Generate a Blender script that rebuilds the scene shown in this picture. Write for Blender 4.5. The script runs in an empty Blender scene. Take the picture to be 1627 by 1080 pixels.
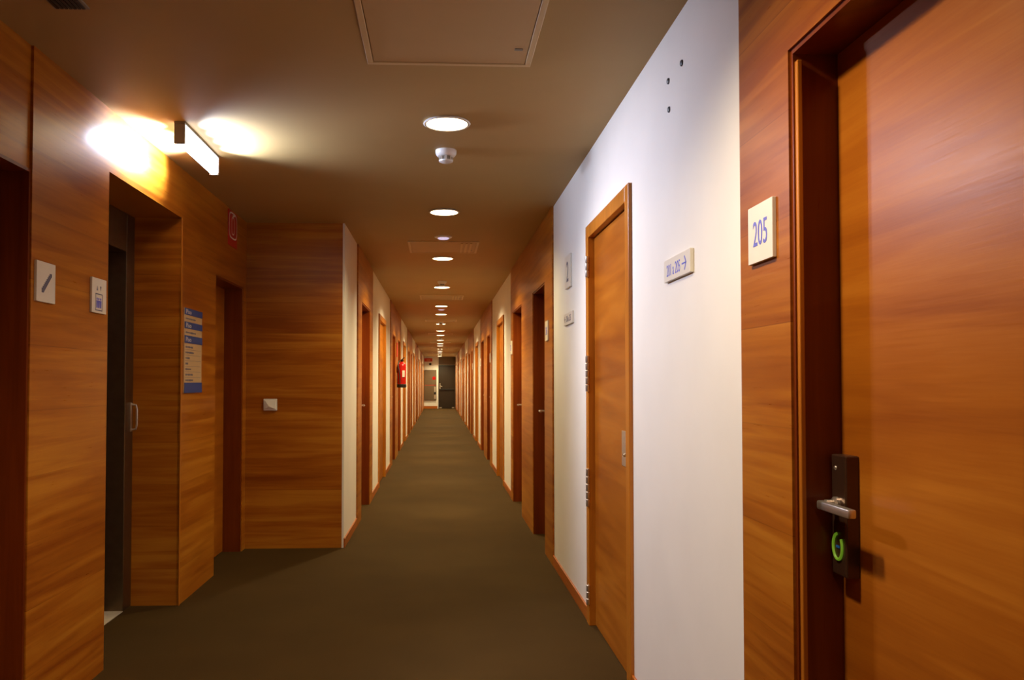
import bpy, bmesh, math, random
from mathutils import Vector, Matrix
random.seed(7)
sc = bpy.context.scene
col = sc.collection

# ------------------------------------------------------------------ camera, world, exposure
F = 1300.0                                   # focal length in pixels of a 1627 px wide frame
cam_d = bpy.data.cameras.new('camera')
cam_d.sensor_fit = 'HORIZONTAL'; cam_d.sensor_width = 36.0
cam_d.lens = 36.0 * F / 1627.0
cam_d.shift_x = 58.0 / 1627.0
cam_d.shift_y = 33.0 / 1627.0
cam_d.clip_start = 0.02; cam_d.clip_end = 200
cam = bpy.data.objects.new('camera', cam_d); col.objects.link(cam)
cam.location = (0, 0, 1.27)
cam.rotation_euler = (math.radians(90) + math.atan(34 / F), 0, -math.atan(58 / F))
sc.camera = cam

wd = bpy.data.worlds.new('world'); sc.world = wd; wd.use_nodes = True
wd.node_tree.nodes['Background'].inputs[0].default_value = (0.02, 0.018, 0.015, 1)
wd.node_tree.nodes['Background'].inputs[1].default_value = 0.2
sc.view_settings.view_transform = 'Standard'
sc.view_settings.look = 'None'
sc.view_settings.gamma = 1.0
sc.view_settings.use_curve_mapping = False
sc.view_settings.exposure = 0.0

H = 2.5
XR, XRW = 0.788, 0.800        # right wood face, right white face
XL, XLW = -0.718, -0.730      # left wood face, left white face
XB = -1.48                    # recessed lobby wall on the left
YE, YB, YC = 39.5, -3.0, 6.35 # end wall, wall behind, cross wall
CX = 0.036                    # line of ceiling fittings
SPOT_W, SPOT_COL = 130.0, (1.0, 0.80, 0.56)
TUBE_E, TUBE_SPOT, TUBE_COL = 7.0, 14.0, (0.80, 0.84, 1.0)
LIGHTS = [-2.6, -0.45, 1.72, 3.85, 5.87, 8.08, 10.54, 13.16, 14.75, 17.19, 19.5, 21.32, 23.87, 26.05, 27.6, 30.2, 32.2, 34.04, 36.5, 38.5]

# ------------------------------------------------------------------ materials
def mat(name, base, rough=0.5, metal=0.0, spec=0.5, emis=None, es=0.0, noise=0.0, scale=30.0, bump=0.0):
    m = bpy.data.materials.new(name); m.use_nodes = True
    nt = m.node_tree; b = nt.nodes['Principled BSDF']
    b.inputs['Base Color'].default_value = (*base, 1)
    b.inputs['Roughness'].default_value = rough
    b.inputs['Metallic'].default_value = metal
    b.inputs['Specular IOR Level'].default_value = spec
    if emis:
        b.inputs['Emission Color'].default_value = (*emis, 1)
        b.inputs['Emission Strength'].default_value = es
    if noise or bump:
        g = nt.nodes.new('ShaderNodeNewGeometry'); n = nt.nodes.new('ShaderNodeTexNoise')
        n.inputs['Scale'].default_value = scale; n.inputs['Detail'].default_value = 5
        nt.links.new(g.outputs['Position'], n.inputs['Vector'])
        if noise:
            r = nt.nodes.new('ShaderNodeMapRange')
            r.inputs['From Min'].default_value = 0.3; r.inputs['From Max'].default_value = 0.7
            r.inputs['To Min'].default_value = 1 - noise; r.inputs['To Max'].default_value = 1 + noise
            nt.links.new(n.outputs['Fac'], r.inputs['Value'])
            v = nt.nodes.new('ShaderNodeVectorMath'); v.operation = 'SCALE'
            v.inputs[0].default_value = base
            nt.links.new(r.outputs['Result'], v.inputs['Scale'])
            nt.links.new(v.outputs[0], b.inputs['Base Color'])
        if bump:
            bp = nt.nodes.new('ShaderNodeBump'); bp.inputs['Strength'].default_value = bump
            bp.inputs['Distance'].default_value = 0.004
            nt.links.new(n.outputs['Fac'], bp.inputs['Height'])
            nt.links.new(bp.outputs[0], b.inputs['Normal'])
    return m

def wood(name, dark, mid, light, vertical=False, rough=0.30, board=0.24, seam=True, wave=1.0, freq=21.0, dist=0.7, spec=0.34):
    """horizontal (or vertical) veneer: board rows, broad figure, fine fibre"""
    m = bpy.data.materials.new(name); m.use_nodes = True
    nt = m.node_tree; L = nt.links; N = nt.nodes; b = N['Principled BSDF']
    def mth(op, a, c=None, d=None):
        n = N.new('ShaderNodeMath'); n.operation = op
        for i, v in enumerate((a, c, d)):
            if v is None: continue
            if isinstance(v, (int, float)): n.inputs[i].default_value = v
            else: L.new(v, n.inputs[i])
        return n.outputs[0]
    g = N.new('ShaderNodeNewGeometry'); s = N.new('ShaderNodeSeparateXYZ')
    L.new(g.outputs['Position'], s.inputs[0])
    xy = mth('ADD', s.outputs[0], s.outputs[1])
    u, v = (s.outputs[2], xy) if vertical else (xy, s.outputs[2])
    row = mth('FLOOR', mth('DIVIDE', mth('ADD', v, 0.035), board))
    cell = mth('MULTIPLY', row, 0.0)
    def comb(a, c, d):
        n = N.new('ShaderNodeCombineXYZ')
        for i, q in enumerate((a, c, d)):
            if isinstance(q, (int, float)): n.inputs[i].default_value = q
            else: L.new(q, n.inputs[i])
        return n.outputs[0]
    def noise(vec, sc_, det, dist=0.0, ro=0.5):
        n = N.new('ShaderNodeTexNoise'); n.inputs['Scale'].default_value = sc_
        n.inputs['Detail'].default_value = det; n.inputs['Distortion'].default_value = dist
        n.inputs['Roughness'].default_value = ro
        L.new(vec, n.inputs['Vector']); return n.outputs['Fac']
    seed = mth('ADD', mth('MULTIPLY', row, 3.71), mth('MULTIPLY', cell, 9.13)) if seam else 4.2
    fig = noise(comb(mth('ADD', mth('MULTIPLY', u, 1.1 * wave), seed), mth('MULTIPLY', v, freq), seed), 1.0, 3.0, dist, 0.5)
    broad = noise(comb(mth('MULTIPLY', u, 0.9), mth('MULTIPLY', v, 2.6), 3.3), 1.0, 2.0, 0.4)
    fib = noise(comb(mth('MULTIPLY', u, 7.0), mth('MULTIPLY', v, 190.0), seed), 1.0, 3.0, 0.2, 0.6)
    wn = N.new('ShaderNodeTexWhiteNoise'); wn.noise_dimensions = '2D'; L.new(comb(row, cell, 0.0), wn.inputs['Vector'])
    t = mth('ADD', mth('MULTIPLY', fig, 0.62), mth('MULTIPLY', broad, 0.38))
    t = mth('ADD', t, mth('MULTIPLY', mth('SUBTRACT', wn.outputs['Value'], 0.5), 0.11 if seam else 0.0))
    t = mth('ADD', t, mth('MULTIPLY', mth('SUBTRACT', fib, 0.5), 0.15))
    r = N.new('ShaderNodeValToRGB'); cr = r.color_ramp
    cr.elements[0].position = 0.33; cr.elements[0].color = (*dark, 1)
    cr.elements[1].position = 0.68; cr.elements[1].color = (*light, 1)
    e = cr.elements.new(0.50); e.color = (*mid, 1)
    L.new(t, r.inputs[0]); out = r.outputs[0]
    if seam:
        fr = mth('FRACT', mth('DIVIDE', mth('ADD', v, 0.035), board))
        edge = mth('LESS_THAN', fr, 0.010)
        mx = N.new('ShaderNodeMix'); mx.data_type = 'RGBA'; mx.blend_type = 'MULTIPLY'
        L.new(mth('MULTIPLY', edge, 0.45), mx.inputs[0]); L.new(out, mx.inputs[6])
        mx.inputs[7].default_value = (0.45, 0.32, 0.25, 1); out = mx.outputs[2]
    L.new(out, b.inputs['Base Color'])
    rr = mth('ADD', mth('MULTIPLY', fib, 0.12), rough - 0.06)
    L.new(rr, b.inputs['Roughness'])
    b.inputs['Specular IOR Level'].default_value = spec
    bp = N.new('ShaderNodeBump'); bp.inputs['Strength'].default_value = 0.05; bp.inputs['Distance'].default_value = 0.002
    L.new(fib, bp.inputs['Height']); L.new(bp.outputs[0], b.inputs['Normal'])
    return m

M = {}
M['wood'] = wood('cherry_veneer', (0.24, 0.055, 0.0025), (0.36, 0.108, 0.0065), (0.48, 0.184, 0.016))
M['door_wood'] = wood('door_veneer', (0.24, 0.058, 0.004), (0.35, 0.102, 0.007), (0.46, 0.160, 0.014), board=0.42, seam=False, wave=0.8, freq=9.0, dist=0.9, rough=0.33, spec=0.25)
M['jamb'] = wood('jamb_wood', (0.12, 0.019, 0.002), (0.165, 0.029, 0.003), (0.21, 0.042, 0.004), vertical=True, board=0.5, seam=False)  # red jamb wood, deepened so the recess shade is in its colour
M['trim'] = wood('trim_wood', (0.35, 0.105, 0.008), (0.44, 0.145, 0.012), (0.52, 0.185, 0.018), vertical=True, board=0.5, seam=False)
M['base'] = wood('skirting_wood', (0.34, 0.085, 0.010), (0.42, 0.11, 0.014), (0.50, 0.145, 0.02), board=0.5, seam=False)
M['white'] = mat('white_plaster', (0.80, 0.77, 0.70), 0.6, noise=0.02, scale=4.0, spec=0.3)
M['ceil'] = mat('ceiling_paint', (0.47, 0.305, 0.115), 0.6, noise=0.03, scale=2.0, spec=0.3)
M['hatch'] = mat('hatch_paint', (0.56, 0.38, 0.19), 0.45, noise=0.02, scale=6.0)
M['hatch_frame'] = mat('hatch_frame_paint', (0.68, 0.50, 0.26), 0.4, noise=0.02, scale=6.0)
M['steel'] = mat('brushed_steel', (0.72, 0.68, 0.60), 0.32, 0.9, noise=0.06, scale=60)
M['dsteel'] = mat('dark_bronze_steel', (0.20, 0.135, 0.075), 0.38, 0.9, noise=0.08, scale=20)
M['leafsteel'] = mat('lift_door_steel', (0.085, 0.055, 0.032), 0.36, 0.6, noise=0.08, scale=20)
M['lock'] = mat('lock_dark_metal', (0.10, 0.05, 0.03), 0.30, 0.7, noise=0.05, scale=60)
M['plate'] = mat('plate_white_plastic', (0.72, 0.67, 0.57), 0.4, noise=0.015, scale=20)
M['plastic'] = mat('white_plastic', (0.78, 0.75, 0.70), 0.35, noise=0.01, scale=20)
M['blue'] = mat('sign_blue_ink', (0.10, 0.11, 0.58), 0.5, noise=0.02)
M['ink'] = mat('sign_grey_ink', (0.10, 0.10, 0.16), 0.5, noise=0.02)
M['royal'] = mat('board_blue', (0.008, 0.060, 0.26), 0.4, noise=0.02)
M['cream'] = mat('board_cream', (0.54, 0.37, 0.19), 0.5, noise=0.02)
M['red'] = mat('gloss_red', (0.42, 0.008, 0.006), 0.25, noise=0.03)
M['signred'] = mat('sign_red', (0.50, 0.025, 0.012), 0.45, noise=0.03)
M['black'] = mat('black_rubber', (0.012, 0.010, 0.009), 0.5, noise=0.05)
M['stone'] = mat('sill_stone', (0.62, 0.56, 0.42), 0.35, noise=0.08, scale=25)
M['fdoor'] = mat('dark_fire_door', (0.020, 0.010, 0.003), 0.4, noise=0.06, scale=8)
M['grey'] = mat('cupboard_grey_brown', (0.13, 0.082, 0.042), 0.45, noise=0.05, scale=8)
M['green'] = mat('green_indicator', (0.10, 0.2, 0.02), 0.4, emis=(0.20, 0.42, 0.02), es=0.35, noise=0.02)
M['bluedot'] = mat('blue_indicator', (0.01, 0.05, 0.12), 0.4, emis=(0.0, 0.08, 0.25), es=0.3, noise=0.02)
M['glow'] = mat('downlight_glass', (0.9, 0.9, 0.9), 0.4, emis=(1.0, 0.80, 0.46), es=8.0)
M['faint'] = mat('emergency_lens', (0.8, 0.8, 0.9), 0.4, emis=(0.62, 0.55, 0.80), es=0.9)
M['tube'] = mat('tube_diffuser', (0.9, 0.9, 0.9), 0.4, emis=TUBE_COL, es=TUBE_E)
M['fixgrey'] = mat('fitting_grey', (0.30, 0.27, 0.22), 0.5, noise=0.03)
# carpet
def carpet():
    m = bpy.data.materials.new('olive_carpet'); m.use_nodes = True
    nt = m.node_tree; N = nt.nodes; L = nt.links; b = N['Principled BSDF']
    g = N.new('ShaderNodeNewGeometry')
    a = N.new('ShaderNodeTexNoise'); a.inputs['Scale'].default_value = 260; a.inputs['Detail'].default_value = 3
    c = N.new('ShaderNodeTexNoise'); c.inputs['Scale'].default_value = 2.2; c.inputs['Detail'].default_value = 4
    for n in (a, c): L.new(g.outputs['Position'], n.inputs['Vector'])
    mx = N.new('ShaderNodeMath'); mx.operation = 'MULTIPLY_ADD'
    L.new(a.outputs['Fac'], mx.inputs[0]); mx.inputs[1].default_value = 0.7
    c2 = N.new('ShaderNodeMath'); c2.operation = 'MULTIPLY_ADD'; L.new(c.outputs['Fac'], c2.inputs[0]); c2.inputs[1].default_value = 0.35; c2.inputs[2].default_value = 0.25
    L.new(c2.outputs[0], mx.inputs[2])
    r = N.new('ShaderNodeValToRGB'); e = r.color_ramp.elements
    e[0].position = 0.45; e[0].color = (0.034, 0.0175, 0.0035, 1)
    e[1].position = 1.10; e[1].color = (0.072, 0.039, 0.009, 1)
    e[1].position = 1.0
    L.new(mx.outputs[0], r.inputs[0]); L.new(r.outputs[0], b.inputs['Base Color'])
    b.inputs['Roughness'].default_value = 0.95; b.inputs['Specular IOR Level'].default_value = 0.1
    bp = N.new('ShaderNodeBump'); bp.inputs['Strength'].default_value = 0.5; bp.inputs['Distance'].default_value = 0.004
    L.new(a.outputs['Fac'], bp.inputs['Height']); L.new(bp.outputs[0], b.inputs['Normal'])
    return m
M['carpet'] = carpet()

# ------------------------------------------------------------------ mesh helpers
class MB:
    def __init__(s): s.bm = bmesh.new()
    def box(s, x0, x1, y0, y1, z0, z1, bev=0.0):
        x0, x1 = min(x0, x1), max(x0, x1); y0, y1 = min(y0, y1), max(y0, y1)
        r = bmesh.ops.create_cube(s.bm, size=1.0)
        for v in r['verts']:
            v.co = Vector((x0 + (v.co.x + .5) * (x1 - x0), y0 + (v.co.y + .5) * (y1 - y0), z0 + (v.co.z + .5) * (z1 - z0)))
        if bev:
            ed = list({e for v in r['verts'] for e in v.link_edges})
            bmesh.ops.bevel(s.bm, geom=ed, offset=bev, segments=2, affect='EDGES', profile=0.5)
        return s
    def lathe(s, prof, c, axis='z', n=32, cap=True):
        rings = []
        for r, h in prof:
            ring = []
            for i in range(n):
                a = 2 * math.pi * i / n
                p = (r * math.cos(a), r * math.sin(a), h)
                if axis == 'x': p = (h, p[0], p[1])
                if axis == 'y': p = (p[0], h, p[1])
                ring.append(s.bm.verts.new(Vector(c) + Vector(p)))
            rings.append(ring)
        for a, b in zip(rings, rings[1:]):
            for i in range(n):
                s.bm.faces.new((a[i], a[(i + 1) % n], b[(i + 1) % n], b[i]))
        if cap:
            s.bm.faces.new(rings[0]); s.bm.faces.new(rings[-1])
        return s
    def tube(s, pts, r, n=10):
        pts = [Vector(p) for p in pts]; rings = []
        for k, p in enumerate(pts):
            d = (pts[min(k + 1, len(pts) - 1)] - pts[max(k - 1, 0)]).normalized()
            a = d.orthogonal().normalized() if k == 0 else (pa - d * pa.dot(d)).normalized()
            pa = a; b = d.cross(a)
            rings.append([s.bm.verts.new(p + (a * math.cos(2 * math.pi * i / n) + b * math.sin(2 * math.pi * i / n)) * r) for i in range(n)])
        for a, b in zip(rings, rings[1:]):
            for i in range(n):
                s.bm.faces.new((a[i], a[(i + 1) % n], b[(i + 1) % n], b[i]))
        s.bm.faces.new(rings[0]); s.bm.faces.new(rings[-1])
        return s
    def poly(s, fn, pts, t0, t1):
        """extruded outline; fn(u, v, t) -> world point"""
        a = [s.bm.verts.new(fn(u, v, t0)) for u, v in pts]; b = [s.bm.verts.new(fn(u, v, t1)) for u, v in pts]
        s.bm.faces.new(a); s.bm.faces.new(b)
        n = len(pts)
        for i in range(n): s.bm.faces.new((a[i], a[(i + 1) % n], b[(i + 1) % n], b[i]))
        return s
    def build(s, name, m, parent=None, smooth=False):
        bmesh.ops.recalc_face_normals(s.bm, faces=s.bm.faces[:])
        if smooth:
            for f in s.bm.faces: f.smooth = True
            for e in s.bm.edges:
                if len(e.link_faces) == 2 and e.calc_face_angle(0) > 0.6: e.smooth = False
        if parent is None:
            cs = [v.co for v in s.bm.verts]
            o0 = Vector(((min(c.x for c in cs) + max(c.x for c in cs)) / 2, (min(c.y for c in cs) + max(c.y for c in cs)) / 2, min(c.z for c in cs)))
        else:
            o0 = ROOT[parent.name]
        for v in s.bm.verts: v.co -= o0
        me = bpy.data.meshes.new(name); s.bm.to_mesh(me); s.bm.free()
        me.materials.append(M[m])
        o = bpy.data.objects.new(name, me); col.objects.link(o)
        if parent is None: o.location = o0
        else: o.parent = parent
        ROOT[o.name] = o0
        return o
ROOT = {}
def tag(o, label=None, cat=None, group=None, kind=None):
    if label: o['label'] = label
    if cat: o['category'] = cat
    if group: o['group'] = group
    if kind: o['kind'] = kind
    return o
def root(name, loc, label, cat, group=None, kind=None):
    o = bpy.data.objects.new(name, None); o.empty_display_size = 0.1; col.objects.link(o); o.location = loc
    ROOT[o.name] = Vector(loc)
    return tag(o, label, cat, group, kind)
def box(name, m, b, parent=None, bev=0.0): return MB().box(*b, bev=bev).build(name, m, parent)
def struct(name, m, mb, label, cat='wall'): return tag(mb.build(name, m), label, cat, kind='structure')

def right_face(x):   # facing the right wall: u runs towards the camera
    return lambda yc, zc: (lambda u, v, t: Vector((x - t, yc - u, zc + v)))
def left_face(x):
    return lambda yc, zc: (lambda u, v, t: Vector((x + t, yc + u, zc + v)))
def end_face(y):
    return lambda xc, zc: (lambda u, v, t: Vector((xc + u, y - t, zc + v)))

def text_part(name, s, fn, w, h, m, parent, t0, t1):
    """lettering of width w and height h centred on fn's origin"""
    cu = bpy.data.curves.new('lettering', 'FONT'); cu.body = s; cu.resolution_u = 3
    tmp = bpy.data.objects.new('lettering_tmp', cu); col.objects.link(tmp)
    dg = bpy.context.evaluated_depsgraph_get(); dg.update()
    me = bpy.data.meshes.new_from_object(tmp.evaluated_get(dg))
    bpy.data.objects.remove(tmp); bpy.data.curves.remove(cu)
    mb = MB(); mb.bm.from_mesh(me); bpy.data.meshes.remove(me)
    xs = [v.co.x for v in mb.bm.verts]; ys = [v.co.y for v in mb.bm.verts]
    x0, x1, y0, y1 = min(xs), max(xs), min(ys), max(ys)
    r = bmesh.ops.extrude_face_region(mb.bm, geom=mb.bm.faces[:])
    top = {v for v in r['geom'] if isinstance(v, bmesh.types.BMVert)}
    for v in mb.bm.verts:
        u = ((v.co.x - x0) / (x1 - x0) - .5) * w; q = ((v.co.y - y0) / (y1 - y0) - .5) * h
        v.co = fn(u, q, t1 if v in top else t0)
    return mb.build(name, m, parent)

# ------------------------------------------------------------------ shell
X0, X1 = -2.35, 1.15
struct('floor', 'carpet', MB().box(X0, X1, YB - .1, YE + .1, -0.1, 0.0), 'olive brown carpet running the whole length of the corridor', 'floor')
struct('ceiling', 'ceil', MB().box(X0, X1, YB - .1, YE + .1, H, H + .1), 'plain brownish painted ceiling over the corridor', 'ceiling')
struct('wall_back', 'white', MB().box(X0, X1, YB - .1, YB, 0, H), 'plain plaster wall closing the corridor behind the viewer')

def seg(mb, xf, xb, y0, y1, ops):
    """wall piece from y0 to y1 with openings (ya, yb, head)"""
    y = y0
    for a, b, hd in sorted(ops):
        mb.box(xf, xb, y, a, 0, H); mb.box(xf, xb, a, b, hd, H); y = b
    mb.box(xf, xb, y, y1, 0, H)
    return mb

door_n = [0]; trim_n = [0]
def room_door(side, ya, yb, head, depth, label, detail=0, handle_far=True):
    """recessed door in wood panelling. side +1 right wall, -1 left; handle at the far or near edge"""
    door_n[0] += 1
    face = XR if side > 0 else XL
    if side == -2: face = XB; side = -1
    s = side
    lf = face + s * depth
    r = root('door_%d' % door_n[0], (lf, (ya + yb) / 2, 0), label, 'door', kind='structure')
    box('door_leaf', 'door_wood', (lf, lf + s * .045, ya + .012, yb - .012, .006, head - .012), r, .002)
    # lining: two jambs and a head, all behind the wall face
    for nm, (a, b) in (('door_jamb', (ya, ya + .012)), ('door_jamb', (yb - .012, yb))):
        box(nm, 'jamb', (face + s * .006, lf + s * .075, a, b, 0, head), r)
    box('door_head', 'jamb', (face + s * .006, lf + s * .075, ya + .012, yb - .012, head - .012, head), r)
    hy = yb - .075 if handle_far else ya + .075
    d = -1 if handle_far else 1
    if detail < 2:
        pl = box('lock_plate', 'steel', (lf - s * .012, lf, hy - .025, hy + .025, .90, 1.12), r, .002)
        mb = MB().tube([(lf - s * .012, hy, 1.03), (lf - s * .055, hy, 1.03), (lf - s * .06, hy + d * .02, 1.03), (lf - s * .06, hy + d * .11, 1.03)], .009)
        mb.build('lever_handle', 'steel', pl, True)
    return r, lf, hy

def util_door(side, ya, yb, head, label, detail):
    """door with a proud wooden frame set in the white wall"""
    door_n[0] += 1
    s = side; face = XRW if s > 0 else XLW
    r = root('door_%d' % door_n[0], (face, (ya + yb) / 2, 0), label, 'door', kind='structure')
    fw = .068
    f0, f1 = face - s * .016, face + s * .06
    for a, b in ((ya, ya + fw), (yb - fw, yb)):
        box('door_frame', 'trim', (f0, f1, a, b, 0, head), r, .003)
    box('door_frame', 'trim', (f0, f1, ya + fw, yb - fw, head - fw, head), r, .003)
    lf = face + s * .018
    box('door_leaf', 'door_wood', (lf, lf + s * .04, ya + fw + .003, yb - fw - .003, .005, head - fw - .003), r, .0015)
    if detail == 0:
        hy = yb - fw + .004
        for za, zb in ((1.823, 1.936), (1.22, 1.41), (.618, .818), (.107, .213)):
            mb = MB(); n = 3 if zb - za < .15 else 5; hh = (zb - za) / n
            for i in range(n):
                mb.lathe([(.0085, za + i * hh + .0015), (.010, za + i * hh + .004), (.010, za + (i + 1) * hh - .004), (.0075, za + (i + 1) * hh - .0015)], (f0 - s * .004, hy, 0), n=14)
            mb.box(f0 - s * .002, f0 + s * .001, hy - .001, hy + .016, za, zb)
            mb.build('hinge', 'steel', r, True)
        pl = box('lock_plate', 'steel', (lf - s * .003, lf, 3.488, 3.628, .90, 1.055), r, .001)
        MB().lathe([(.007, 0), (.008, .004), (.008, .018), (.0, .02)], (lf - .022, 3.515, .955), axis='x', n=16, cap=False).build('thumb_turn', 'steel', pl, True)
    else:
        hy = ya + fw + .05
        pl = box('lock_plate', 'steel', (lf - s * .003, lf, hy - .02, hy + .10, .90, 1.055), r, .001)
        MB().lathe([(.009, 0), (.011, -s * .006), (.011, -s * .02), (.004, -s * .026)], (lf, hy + .03, .97), axis='x', n=12).build('thumb_turn', 'steel', pl, True)
    return r

def skirting(side, a, b):
    s = side; f = XRW if s > 0 else XLW
    nm = 'baseboard_right' if s > 0 else 'baseboard_left'
    tag(MB().box(f - s * .011, f, a, b, 0, .072, bev=.002).build(nm, 'base'), 'thin orange wood skirting at the foot of the white wall', 'skirting', kind='structure')

# right side -------------------------------------------------------
ordn = ['first', 'second', 'third', 'fourth', 'fifth', 'sixth', 'seventh']
BK = 1.12
struct('wall_right', 'wood', seg(MB(), XR, BK, YB, 2.10, [(.93, 1.80, 2.02)]), 'orange wood panelling around the near door numbered 205')
util_R = [(3.35, 4.34)]
starts = [5.67, 12.25, 18.83, 25.41, 31.99, 38.57]
wend = 2.10
for k, S in enumerate(starts):
    a, b = wend, S
    u0, u1 = (3.35, 4.34) if k == 0 else (a + 1.05, a + 2.2)
    hd = 2.10
    struct('wall_right', 'white', seg(MB(), XRW, BK, a, b, [(u0 + .01, u1 - .01, hd - .01)]), 'white plaster stretch of the right wall, %s from the near end' % ordn[k])
    util_door(1, u0, u1, hd, 'flush wooden service door with four steel hinges, in the near white wall' if k == 0 else
              'narrow framed wooden service door in the %s white stretch of the right wall' % ordn[k], 0 if k == 0 else 1)
    skirting(1, a, u0); skirting(1, u1, b)
    wend = min(S + 3.29, YE)
    ops = [(S + .41, S + 1.19, 2.02), (S + 2.12, S + 3.06, 2.02)] if k < 5 else []
    struct('wall_right', 'wood', seg(MB(), XR, BK, S, wend, ops), 'orange wood panelling with paired doorways, %s along the right wall' % ordn[k])
    for j, (oa, ob, oh) in enumerate(ops):
        room_door(1, oa, ob, oh, .105, 'recessed wooden room door, %s doorway in the %s wood panel of the right wall' % (('near', 'far')[j], ordn[k]), 1 if k < 3 else 2, handle_far=True)

# the near door 205
r205, lf, hy = room_door(1, .93, 1.80, 2.02, .108, 'large wooden door 205 nearest the viewer, with a dark card lock', 2)
MB().box(XR + .010, XR + .021, 1.774, 1.789, 0, 1.99, bev=.002).build('door_seal', 'trim', r205)
lk = MB().box(.866, lf, 1.712, 1.776, .852, 1.112, bev=.003).build('lock_case', 'lock', r205)
MB().box(.8655, .8665, 1.716, 1.719, .86, 1.105).build('lock_edge_line', 'dsteel', lk)
MB().lathe([(.0, -.003), (.004, -.002), (.005, 0)], (.866, 1.757, 1.083), axis='x', n=12, cap=False).build('lock_screw', 'steel', lk)
mb = MB().lathe([(.016, 0), (.016, -.006), (.010, -.009), (.010, -.026)], (.866, 1.752, 1.005), axis='x', n=20)
mb.box(.826, .844, 1.625, 1.766, .993, 1.012, bev=.004)
mb.build('lever_handle', 'steel', lk, True)
mb = MB()
seg_n = 40; rr, rt = .0275, .0032
pts = []
for i in range(seg_n):
    a = math.radians(100 + 300 * i / (seg_n - 1)); pts.append((.8645, 1.748 - rr * .72 * math.cos(a), .914 + rr * math.sin(a)))
mb.tube(pts, rt, 8); mb.build('status_ring', 'green', lk, True)
MB().box(.8645, .866, 1.742, 1.756, .911, .916).build('status_mark', 'bluedot', lk)

# left side, lobby -------------------------------------------------
BL = -2.25
struct('wall_left', 'wood', MB().box(XB, BL, YB, 2.10, 0, H).box(XB, BL, 3.03, 3.72, 0, H), 'orange wood pier between the dark doorway and the lift')
struct('trim_1', 'wood', MB().box(XB - .010, BL, 2.10, 3.03, 2.045, H), 'wood panel above the dark doorway on the near left', 'trim')
struct('wall_left', 'wood', MB().box(XB, BL, 3.72, 4.765, 2.215, H), 'wood panel above the lift opening')
struct('wall_left', 'wood', MB().box(XB, BL, 4.765, 5.49, 0, H).box(XB, BL, 5.49, 6.25, 1.985, H).box(XB, BL, 6.25, YC, 0, H), 'wood panelling with a floor directory between lift and corner door')
tag(MB().box(XB - .001, XB + .004, 4.755, 4.772, 0, 2.22, bev=.001).build('trim_2', 'trim'), 'thin light wood edge strip on the corner beside the lift', 'trim', kind='structure')
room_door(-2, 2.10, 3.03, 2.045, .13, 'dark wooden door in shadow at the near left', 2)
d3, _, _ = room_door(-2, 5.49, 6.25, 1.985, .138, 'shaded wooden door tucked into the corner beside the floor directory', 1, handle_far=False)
# lift: steel frame, header, leaf, sill
door_n[0] += 1
lift = root('door_%d' % door_n[0], (-1.80, 4.24, 0), 'dark steel lift door with a pull handle, deep in its wooden recess', 'lift door', kind='structure')
XF = -1.747
box('door_frame', 'dsteel', (XF, XF - .20, 4.645, 4.765, 0, 2.215), lift, .003)
box('door_frame', 'dsteel', (XF, XF - .20, 3.72, 3.80, 0, 2.215), lift, .003)
box('door_header', 'dsteel', (XF, XF - .20, 3.80, 4.645, 2.00, 2.215), lift, .003)
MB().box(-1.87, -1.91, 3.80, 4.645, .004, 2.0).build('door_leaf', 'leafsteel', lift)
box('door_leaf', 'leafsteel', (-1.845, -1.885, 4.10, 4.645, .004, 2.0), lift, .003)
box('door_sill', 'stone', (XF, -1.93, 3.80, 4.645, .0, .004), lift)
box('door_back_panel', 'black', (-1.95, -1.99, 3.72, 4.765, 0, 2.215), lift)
h = MB().box(XF, XF + .008, 4.715, 4.735, .99, 1.155, bev=.003)
h.tube([(XF + .004, 4.725, 1.00), (XF + .032, 4.725, 1.005), (XF + .037, 4.725, 1.03), (XF + .037, 4.725, 1.115), (XF + .032, 4.725, 1.14), (XF + .004, 4.725, 1.145)], .006)
h.build('pull_handle', 'steel', lift, True)
# cross wall and the narrow corridor
struct('wall_cross', 'wood', MB().box(X0, -.745, YC, YC + .09, 0, H), 'dark orange wood panelled wall facing the viewer, with a light switch')
a = YC
struct('wall_left', 'white', MB().box(-.745, XLW, YC, 7.30, 0, H).box(-1.05, -.745, YC + .09, 7.30, 0, H), 'narrow white strip of wall at the corridor corner')
skirting(-1, YC, 7.30)
struct('wall_left', 'wood', seg(MB(), XL, -1.05, 7.30, 8.92, [(7.66, 8.58, 2.02)]), 'first wood panel of the narrow corridor on the left')
room_door(-1, 7.66, 8.58, 2.02, .11, 'recessed wooden room door, nearest on the left side of the narrow corridor', 0, handle_far=True)
wend = 8.92
for k, S in enumerate(starts[1:]):
    a, b = wend, S
    u0, u1 = a + .97, a + 2.2
    struct('wall_left', 'white', seg(MB(), XLW, -1.05, a, b, [(u0 + .01, u1 - .01, 2.09)]), 'white plaster stretch of the left wall, %s beyond the corner' % ordn[k])
    util_door(-1, u0, u1, 2.10, 'narrow framed wooden service door in the %s white stretch of the left wall' % ordn[k], 1)
    skirting(-1, a, u0); skirting(-1, u1, b)
    wend = min(S + 3.29, YE)
    ops = [(S + .47, S + 1.30, 2.02), (S + 2.20, S + 3.00, 2.02)] if k < 4 else []
    struct('wall_left', 'wood', seg(MB(), XL, -1.05, S, wend, ops), 'orange wood panelling with paired doorways, %s beyond the corner on the left' % ordn[k])
    for j, (oa, ob, oh) in enumerate(ops):
        room_door(-1, oa, ob, oh, .105, 'recessed wooden room door, %s doorway in the %s paired panel of the left wall' % (('near', 'far')[j], ordn[k]), 1 if k < 2 else 2)

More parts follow.
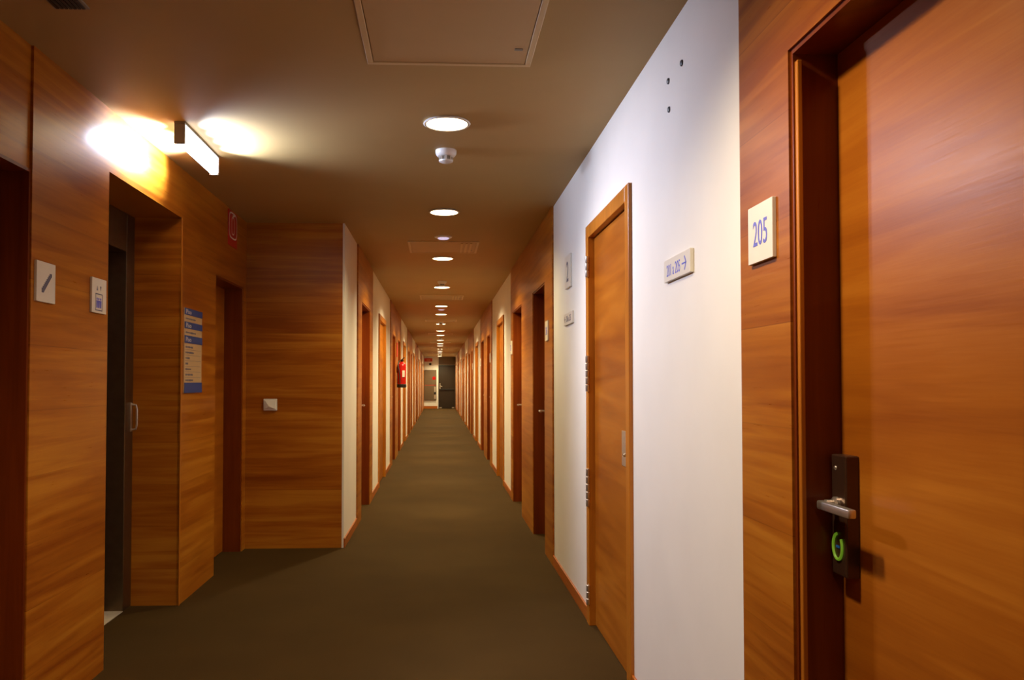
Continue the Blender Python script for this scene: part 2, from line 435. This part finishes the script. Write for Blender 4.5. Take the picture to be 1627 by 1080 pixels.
# end wall ---------------------------------------------------------
struct('wall_end', 'white', MB().box(-1.05, -.02, YE, YE + .1, 0, H).box(-.02, .80, YE, YE + .1, 2.09, H).box(.78, BK, YE, YE + .1, 0, H), 'small white wall closing the far end of the corridor')
struct('trim_3', 'grey', MB().box(-.02, .78, YE - .02, YE, 2.10, H), 'brown panel above the dark end door', 'trim')
struct('trim_4', 'plastic', MB().box(-.075, -.03, YE - .025, YE, 0, H, bev=.002), 'pale vertical post beside the dark end door', 'trim')
struct('trim_5', 'base', MB().box(-.73, -.08, YE - .015, YE, 0, .12), 'low wood skirting under the grey cupboard at the far end', 'trim')
door_n[0] += 1
ed = root('door_%d' % door_n[0], (.37, YE, 0), 'dark brown fire door closing the far end of the corridor', 'door', kind='structure')
box('door_leaf', 'fdoor', (0.0, .76, YE - .01, YE + .04, .01, 2.06), ed)
for a, b in ((-.03, 0.0), (.76, .79)): box('door_jamb', 'black', (a, b, YE - .03, YE + .05, 0, 2.09), ed)
box('door_head', 'black', (0, .76, YE - .03, YE + .05, 2.06, 2.09), ed)
box('push_bar', 'black', (.06, .70, YE - .07, YE - .03, .90, .95), ed, .005)
MB().box(.025, .07, YE - .02, YE - .01, .95, 1.22).tube([(.05, YE - .02, 1.10), (.05, YE - .06, 1.10), (.15, YE - .07, 1.05)], .014).build('lever_handle', 'steel', ed)
for xx in (.02, .62): box('kick_plate', 'steel', (xx, xx + .12, YE - .016, YE - .01, .02, .07), ed)

# ------------------------------------------------------------------ things on the walls
def plate(name, fn3, w, h, label, cat, t=.008, group=None, loc=None, m='plate'):
    p = fn3(0, 0, 0)
    r = root(name, p, label, cat, group)
    mb = MB(); a = fn3(-w / 2, -h / 2, 0); b = fn3(w / 2, h / 2, t)
    mb.box(a.x, b.x, a.y, b.y, a.z, b.z, bev=.0012).build('plate', m, r)
    return r
RF, RFW, LF, LFB = right_face(XR), right_face(XRW), left_face(XL), left_face(XB)
# 205
p = plate('room_number_plate', RF(1.946, 1.634), .150, .142, 'square white number plate 205 beside the near door', 'sign', .010)
text_part('digits', '205', RF(1.944, 1.634), .086, .062, 'blue', p, .010, .0108)
f = RFW(2.680, 1.655)
p = plate('direction_sign', f, .296, .076, 'white direction sign with an arrow, on the bright near white wall', 'sign', .012)
text_part('lettering', '201 a 205', RFW(2.715, 1.653), .155, .040, 'blue', p, .012, .0126)
mb = MB()
q = RFW(2.590, 1.654)
mb.poly(q, [(-.028, -.0025), (.018, -.0025), (.018, .0025), (-.028, .0025)], .012, .0126)
mb.poly(q, [(.022, 0), (.004, .024), (-.002, .021), (.014, 0), (-.002, -.021), (.004, -.024)], .012, .0126)
mb.build('arrow', 'blue', p)
p = plate('floor_number_sign', RFW(4.985, 1.950), .200, .200, 'white plate with the floor number, high beyond the framed service door', 'sign', .012)
text_part('digits', '2', RFW(4.985, 1.950), .075, .125, 'ink', p, .012, .0128)
p = plate('direction_sign', RFW(4.975, 1.660), .320, .072, 'small white direction sign below the floor number plate', 'sign', .012)
text_part('lettering', '206 a 235', RFW(4.945, 1.660), .170, .038, 'ink', p, .012, .0126)
q = RFW(5.085, 1.660)
mb = MB().poly(q, [(-.02, -.0025), (.02, -.0025), (.02, .0025), (-.02, .0025)], .012, .0126)
mb.poly(q, [(-.024, 0), (-.008, .018), (-.003, .015), (-.014, 0), (-.003, -.015), (-.008, -.018)], .012, .0126)
mb.build('arrow', 'ink', p)
p = plate('room_number_plate', RF(5.90, 1.642), .145, .145, 'white number plate on the narrow wood strip at the second wood panel', 'sign', .010)
text_part('digits', '206', RF(5.90, 1.642), .086, .062, 'blue', p, .010, .0108)
p = plate('room_number_plate', RF(8.85, 1.642), .145, .145, 'white number plate beyond the second doorway on the right side', 'sign', .010)
text_part('digits', '207', RF(8.85, 1.642), .086, .062, 'blue', p, .010, .0108)
for k, S in enumerate(starts[1:5]):
    plate('room_number_plate', RF(S + .23, 1.642), .145, .145, 'small pale plate before the near doorway of the %s right wood panel' % ordn[k + 1], 'sign', .010, 'number plates far down the right wall')
    plate('room_number_plate', RF(S + 3.18, 1.642), .145, .145, 'small pale plate after the far doorway of the %s right wood panel' % ordn[k + 1], 'sign', .010, 'number plates far down the right wall')
# stairs pictogram
p = plate('stairs_sign', LFB(3.125, 1.643), .146, .150, 'white pictogram plate with a diagonal stair bar, left of the lift', 'sign', .010)
q = LFB(3.128, 1.643)
pts = [(-.038, -.040), (-.030, -.040)]
n = 9
up = []
for i in range(n):
    u0 = -.038 + .068 * i / n; z0 = -.030 + .066 * i / n; u1 = -.038 + .068 * (i + 1) / n; z1 = -.030 + .066 * (i + 1) / n
    up += [(u0, z1), (u1, z1)]
low = [(.040, .036), (.040, .026), (-.024, -.040)]
MB().poly(q, [(-.038, -.040)] + up + low, .010, .0108).build('stair_symbol', 'ink', p)
# lift pictogram
p = plate('lift_sign', LFB(3.605, 1.643), .150, .150, 'white lift pictogram plate right beside the lift opening', 'sign', .010)
q = LFB(3.600, 1.630)
mb = MB(); t0, t1 = .010, .0108
for a, b, c, d in ((-.036, .036, .018, .022), (-.036, .036, -.052, -.048), (-.036, -.032, -.048, .018), (.032, .036, -.048, .018)):
    mb.poly(q, [(a, c), (b, c), (b, d), (a, d)], t0, t1)
mb.poly(q, [(-.024, .035), (-.012, .035), (-.018, .055)], t0, t1); mb.poly(q, [(.012, .055), (.024, .055), (.018, .035)], t0, t1)
mb.build('lift_car_symbol', 'ink', p)
mb = MB()
for c in (-.018, 0, .018):
    mb.poly(q, [(c - .006, -.040), (c + .006, -.040), (c + .008, -.008), (c - .008, -.008)], t0, t1)
    mb.poly(q, [(c + .0055 * math.cos(i * math.pi / 6), -.001 + .0055 * math.sin(i * math.pi / 6)) for i in range(12)], t0, t1)
mb.build('passenger_symbol', 'blue', p)
# floor directory
D0, D1, Z1, Z0 = 4.81, 5.155, 1.703, 1.207
r = root('floor_directory', (XB, (D0 + D1) / 2, Z0), 'tall blue and cream floor directory board beside the lift', 'sign')
box('board', 'cream', (XB, XB + .006, D0, D1, Z0, Z1), r, .001)
def dz(v): return Z1 - (v - 125) / 840 * (Z1 - Z0)
for k, (a, b) in enumerate(((125, 190), (260, 325), (395, 470))):
    o = box('blue_band', 'royal', (XB + .006, XB + .009, D0, D1, dz(b), dz(a)), r)
    text_part('lettering', 'Piso', LFB(D0 + .068, (dz(a) + dz(b)) / 2), .10, .026, 'plate', r, .009, .0096)
box('blue_band', 'royal', (XB + .006, XB + .009, D0, D1, Z0, dz(862)), r)
# the small print is too fine to read: rows of short unequal marks
def small_print(w, v):
    mb = MB(); y = D0 + .02; e = y + w
    while y < e - .006:
        l = random.uniform(.008, .018); hh = random.choice((.004, .006))
        mb.box(XB + .006, XB + .0066, y, min(y + l, e), dz(v) - hh, dz(v) + hh * .8); y += l + .004
    mb.build('small_print', 'ink', r)
small_print(.20, 226); small_print(.20, 364)
for k, w in enumerate((.15, .17, .08, .05, .11, .15, .15)): small_print(w, 508 + k * 55)
mb = MB()
for k in range(6):
    z = dz(535 + k * 55); mb.box(XB + .006, XB + .0064, D0 + .01, D1 - .02, z - .0008, z + .0008)
mb.build('ruled_line', 'ink', r)
# extinguisher sign on the lobby wall
p = plate('fire_extinguisher_sign', LFB(5.90, 2.362), .245, .250, 'dark red fire extinguisher sign high above the shaded corner door', 'sign', .006, m='signred')
q = LFB(5.90, 2.385)
def ring(mb, q, w, h, t, n=32, pw=.5):
    outs, ins = [], []
    for i in range(n):
        a = 2 * math.pi * i / n; c, s_ = math.cos(a), math.sin(a)
        cx = math.copysign(abs(c) ** pw, c); sy = math.copysign(abs(s_) ** pw, s_)
        outs.append((cx * w / 2, sy * h / 2)); ins.append((cx * (w / 2 - t), sy * (h / 2 - t)))
    A = [mb.bm.verts.new(q(u, v, .0068)) for u, v in outs]; B = [mb.bm.verts.new(q(u, v, .0068)) for u, v in ins]
    for i in range(n): mb.bm.faces.new((A[i], A[(i + 1) % n], B[(i + 1) % n], B[i]))
mb = MB(); ring(mb, q, .225, .19, .010); ring(mb, q, .085, .13, .008, pw=.7)
mb.poly(q, [(-.01, .065), (.05, .075), (.05, .085), (-.01, .078)], .006, .007)
mb.build('extinguisher_symbol', 'plate', p)
# light switch
r = root('light_switch', (-1.292, YC, 1.05), 'white square light switch on the wood cross wall', 'switch')
box('switch_plate', 'plastic', (-1.344, -1.240, YC - .008, YC, 1.052, 1.142), r, .003)
mb = MB(); b0 = [(-1.334, 1.062), (-1.250, 1.062), (-1.250, 1.132), (-1.334, 1.132)]
vs = [mb.bm.verts.new((x, YC - .008, z)) for x, z in b0]; vt = [mb.bm.verts.new((x, YC - y, z)) for (x, z), y in zip([(-1.330, 1.066), (-1.254, 1.066), (-1.254, 1.128), (-1.330, 1.128)], (.014, .014, .010, .010))]
c = mb.bm.verts.new((-1.300, YC - .021, 1.085))
for i in range(4):
    j = (i + 1) % 4; mb.bm.faces.new((vs[i], vs[j], vt[j], vt[i])); mb.bm.faces.new((vt[i], vt[j], c))
mb.build('rocker', 'plastic', r)
# wall plugs
for (y, z, lab) in ((2.640, 2.322, 'nearest of the three dark plugs high on the white wall'), (2.797, 2.320, 'upper far dark plug high on the white wall'), (2.791, 2.218, 'lowest of the three dark plugs on the white wall')):
    tag(MB().lathe([(.0, -.006), (.006, -.006), (.010, -.004), (.011, 0)], (XRW, y, z), axis='x', n=20, cap=False).build('wall_plug', 'black', smooth=True), lab, 'plug', 'dark plugs high on the white wall')
# fire extinguisher
EX, EY, EZ = -.636, 14.0, 1.178
r = root('fire_extinguisher', (EX, EY, EZ), 'red fire extinguisher hanging on the left wall of the corridor', 'fire extinguisher')
MB().lathe([(.0, .05), (.074, .05), (.076, .06), (.076, .36), (.070, .395), (.050, .42), (.022, .435), (.018, .45)], (EX, EY, EZ), n=28, cap=False).build('cylinder', 'red', r, True)
MB().lathe([(.0, 0), (.072, 0), (.078, .012), (.078, .055), (.074, .06)], (EX, EY, EZ), n=28, cap=False).build('base_cup', 'black', r, True)
MB().lathe([(.020, .44), (.020, .475), (.014, .48)], (EX, EY, EZ), n=16).tube([(EX, EY, EZ + .47), (EX + .03, EY - .04, EZ + .50), (EX + .05, EY - .08, EZ + .505)], .008).tube([(EX, EY, EZ + .46), (EX + .04, EY - .05, EZ + .462)], .006).build('valve', 'black', r, True)
MB().tube([(EX - .015, EY - .01, EZ + .455), (EX - .05, EY - .05, EZ + .45), (EX - .055, EY - .085, EZ + .38), (EX - .03, EY - .088, EZ + .22), (EX - .025, EY - .088, EZ + .07)], .009).build('hose', 'black', r, True)
box('label_sticker', 'plate', (EX + .015, EX + .055, EY - .083, EY - .060, EZ + .18, EZ + .29), r)
MB().box(XL + .0005, EX - .055, EY - .02, EY + .02, EZ + .25, EZ + .35).build('wall_bracket', 'black', r)
plate('fire_extinguisher_sign', LF(14.0, 1.82), .20, .24, 'narrow fire sign seen edge on above the red extinguisher', 'sign', .012, m='signred')
# far end fittings
r = root('grey_cupboard', (-.40, YE, .40), 'grey brown steel cupboard on the far end wall', 'cupboard')
box('cupboard_body', 'grey', (-.70, -.12, YE - .05, YE - .0005, .40, 1.86), r)
box('door_panel', 'grey', (-.69, -.13, YE - .06, YE - .05, 1.14, 1.85), r)
lo = box('door_panel', 'grey', (-.69, -.13, YE - .06, YE - .05, .41, 1.11), r)
box('red_edge', 'signred', (-.69, -.13, YE - .062, YE - .05, 1.112, 1.138), r)
box('highlight_strip', 'steel', (-.24, -.15, YE - .068, YE - .06, .46, 1.06), lo)  # whitish highlight on the lower panel, built as a pale strip
box('latch', 'black', (-.24, -.15, YE - .09, YE - .068, .68, .80), lo)
o = MB().lathe([(.0, -.006), (.085, -.006), (.09, 0)], (-.24, YE - .0605, 1.46), axis='y', n=8, cap=False).build('alarm_sticker', 'red'); tag(o, 'round red sticker on the upper door of the grey cupboard', 'sticker')
r = root('exit_sign', (-.42, YE, 2.30), 'small red sign at the top of the far white wall', 'sign')
box('plate', 'signred', (-.70, -.32, YE - .03, YE, 2.26, 2.42), r)
box('arrow_band', 'cream', (-.60, -.42, YE - .032, YE - .03, 2.32, 2.35), r)
o = MB().lathe([(.0, -.07), (.035, -.06), (.06, -.03), (.06, 0)], (-.42, YE, 2.14), axis='y', n=18, cap=False).build('alarm_sounder', 'black', smooth=True); tag(o, 'small dark alarm sounder under the red sign at the far end', 'alarm')

# ------------------------------------------------------------------ ceiling fittings
def make_downlight(y, group, label):
    r = root('ceiling_downlight', (CX, y, H), label, 'ceiling light', group)
    MB().lathe([(.100, 0), (.108, -.002), (.112, -.007), (.106, -.011), (.098, -.010), (.098, -.002)], (CX, y, H), n=48, cap=False).build('trim_ring', 'plastic', r, True)
    MB().lathe([(.098, -.004), (.094, -.010), (.06, -.014), (.0, -.016)], (CX, y, H), n=48, cap=False).build('diffuser', 'glow', r, True)
    return r
def copy_tree(o, parent=None):
    c = o.copy(); col.objects.link(c); c.parent = parent
    for ch in list(o.children): copy_tree(ch, c)
    return c
NUM = ['nearest', 'second', 'third', 'fourth', 'fifth', 'sixth', 'seventh', 'eighth', 'ninth', 'tenth', 'eleventh', 'twelfth', 'thirteenth', 'fourteenth', 'fifteenth', 'sixteenth', 'seventeenth', 'eighteenth']
proto = None
vis = [y for y in LIGHTS if y > 3]
for y in LIGHTS:  # the two behind the viewer are unseen, added for their light
    lab = ('round lit downlight in the ceiling, %s of the visible row' % NUM[vis.index(y)]) if y in vis else {-2.6: 'unseen round downlight added for its light behind the viewer, over the back wall', -0.45: 'unseen round downlight added for its light just behind the viewer', 1.72: 'round lit downlight overhead beside the door numbered 205'}[y]
    if proto is None: proto = make_downlight(y, 'downlights along the corridor ceiling', lab); d = proto
    else:
        d = copy_tree(proto); d.location = (CX, y, H); d['label'] = lab
    ld = bpy.data.lights.new('downlight_lamp', 'SPOT')
    ld.energy = SPOT_W * (0.3 if y < 0 else 1.45 if y < 3 else 0.50 if y < 5 else 0.9 if y < 7 else 2.4); ld.color = SPOT_COL if y < 5 else (1.0, 0.83, 0.47); ld.shadow_soft_size = .085
    ld.spot_size = math.radians(152); ld.spot_blend = 0.75
    lo_ = bpy.data.objects.new('downlight_lamp', ld); col.objects.link(lo_)
    lo_.location = (CX, y, H - .022)

def make_detector(y, label):
    r = root('smoke_detector', (CX, y, H), label, 'smoke detector', 'smoke detectors between the downlights')
    MB().lathe([(.056, 0), (.056, -.012), (.054, -.022), (.046, -.032), (.040, -.034)], (CX, y, H), n=36, cap=True).build('base', 'plastic', r, True)
    mb = MB().lathe([(.030, -.034), (.030, -.052)], (CX, y, H), n=24)
    mb.build('sensor_chamber', 'fixgrey', r, True)
    mb = MB()
    for i in range(8):
        a = 2 * math.pi * i / 8
        x, yy = CX + .034 * math.cos(a), y + .034 * math.sin(a)
        mb.box(x - .004, x + .004, yy - .004, yy + .004, H - .054, H - .033)
    mb.lathe([(.038, -.053), (.037, -.060), (.024, -.066), (.0, -.068)], (CX, y, H), n=32, cap=False)
    mb.build('guard', 'plastic', r, True)
    return r
proto = None
for i, y in enumerate([4.32, 9.95, 16.6, 22.6, 29.4, 35.6]):
    lab = 'white smoke detector on the ceiling, %s along the corridor' % NUM[i]
    if proto is None: proto = make_detector(y, lab)
    else:
        d = copy_tree(proto); d.location = (CX, y, H); d['label'] = lab
for i, y in enumerate([6.90, 13.75]):
    r = root('emergency_light', (CX, y, H), ('small pale lit emergency lens, between the second and third downlights', 'small pale lit emergency lens, beyond the fifth downlight')[i], 'emergency light', 'emergency lenses in the ceiling')
    MB().lathe([(.075, 0), (.075, -.006), (.06, -.012), (.05, -.012)], (CX, y, H), n=32).build('rim', 'plastic', r, True)
    MB().lathe([(.05, -.012), (.042, -.020), (.0, -.024)], (CX, y, H), n=32, cap=False).build('lens', 'faint', r, True)
# access hatches
for i, y1 in enumerate([3.135, 7.74, 12.15, 16.6, 21.0, 25.4, 29.8, 34.2]):
    xa, xb, y0 = -.275, .352, y1 - .62
    r = root('ceiling_hatch', ((xa + xb) / 2, (y0 + y1) / 2, H), 'square painted access hatch in the ceiling, %s along the corridor' % NUM[i], 'hatch', 'access hatches in the ceiling')
    t = .022
    MB().box(xa, xb, y0, y0 + t, H - .008, H, bev=.002).box(xa, xb, y1 - t, y1, H - .008, H, bev=.002).box(xa, xa + t, y0 + t, y1 - t, H - .008, H, bev=.002).box(xb - t, xb, y0 + t, y1 - t, H - .008, H, bev=.002).build('frame', 'hatch_frame', r)
    box('panel', 'hatch', (xa + t + .003, xb - t - .003, y0 + t + .003, y1 - t - .003, H - .005, H), r, .001)
    MB().box(xb - .075, xb - .045, y1 - .17, y1 - .155, H - .008, H - .005).build('latch', 'fixgrey', r)
    if i in (1, 2):
        for k in range(3):
            MB().box(xb - .16 + k * .04, xb - .14 + k * .04, y0 + .06, y1 - .06, H - .012, H - .005, bev=.002).build('louvre', 'hatch_frame', r)
# small dark speaker grille at the top left
r = root('ceiling_speaker', (-1.20, 2.63, H), 'small dark square grille in the ceiling at the near left', 'grille')
box('frame', 'fixgrey', (-1.262, -1.148, 2.55, 2.715, H - .006, H), r, .002)
mb = MB()
for k in range(7): mb.box(-1.252 + k * .0140, -1.243 + k * .0140, 2.56, 2.705, H - .010, H - .006)
mb.build('louvre', 'black', r)
# strip light by the lift
BX0, BX1, BY0, BY1 = -1.247, -1.200, 3.885, 4.485
r = root('strip_light', ((BX0 + BX1) / 2, (BY0 + BY1) / 2, H), 'bright cool white strip light on the ceiling by the lift', 'strip light')
box('housing', 'fixgrey', (BX0 - .002, BX1 + .002, BY0, BY1, H - .012, H), r, .002)
box('end_cap', 'fixgrey', (BX0 - .002, BX1 + .002, BY0, BY0 + .012, H - .106, H - .012), r, .003)
MB().poly(lambda u, v, t: Vector((u, t, v)), [(BX0, H - .012), (BX1, H - .012), (BX1, H - .092), (BX1 - .010, H - .102), (BX0 + .010, H - .102), (BX0, H - .092)], BY0 + .012, BY1 - .008).build('diffuser', 'tube', r)
box('end_cap', 'fixgrey', (BX0 - .002, BX1 + .002, BY1 - .008, BY1, H - .106, H - .012), r, .003)
def strip_extra_spot(pos, aim, watts, colr, cone):  # added spots beside the diffuser, aimed to shape the strip's light
    ld = bpy.data.lights.new('strip_extra_spot', 'SPOT'); ld.energy = watts; ld.color = colr
    ld.shadow_soft_size = .03; ld.spot_size = math.radians(cone); ld.spot_blend = 0.8
    o = bpy.data.objects.new('strip_extra_spot', ld); col.objects.link(o)
    o.location = pos; o.rotation_euler = Vector(aim).to_track_quat('-Z', 'Y').to_euler()
for k in range(4):
    yy = BY0 + .09 + k * .13
    strip_extra_spot((BX0 - .036, yy, H - .06), (-1, -.25, -.05), 40.0, (0.56, 0.71, 1.0), 114)
    strip_extra_spot((BX1 + .036, yy, H - .06), (1, -.10, .18), 26.0, (0.60, 0.72, 1.0), 118)
for yy in (BY0 + .15, BY0 + .40):  # extra pair added below the others to brighten the white right wall
    strip_extra_spot((BX1 + .036, yy, H - .08), (1, -.38, -.66), 84.0, (0.84, 0.83, 1.0), 84)
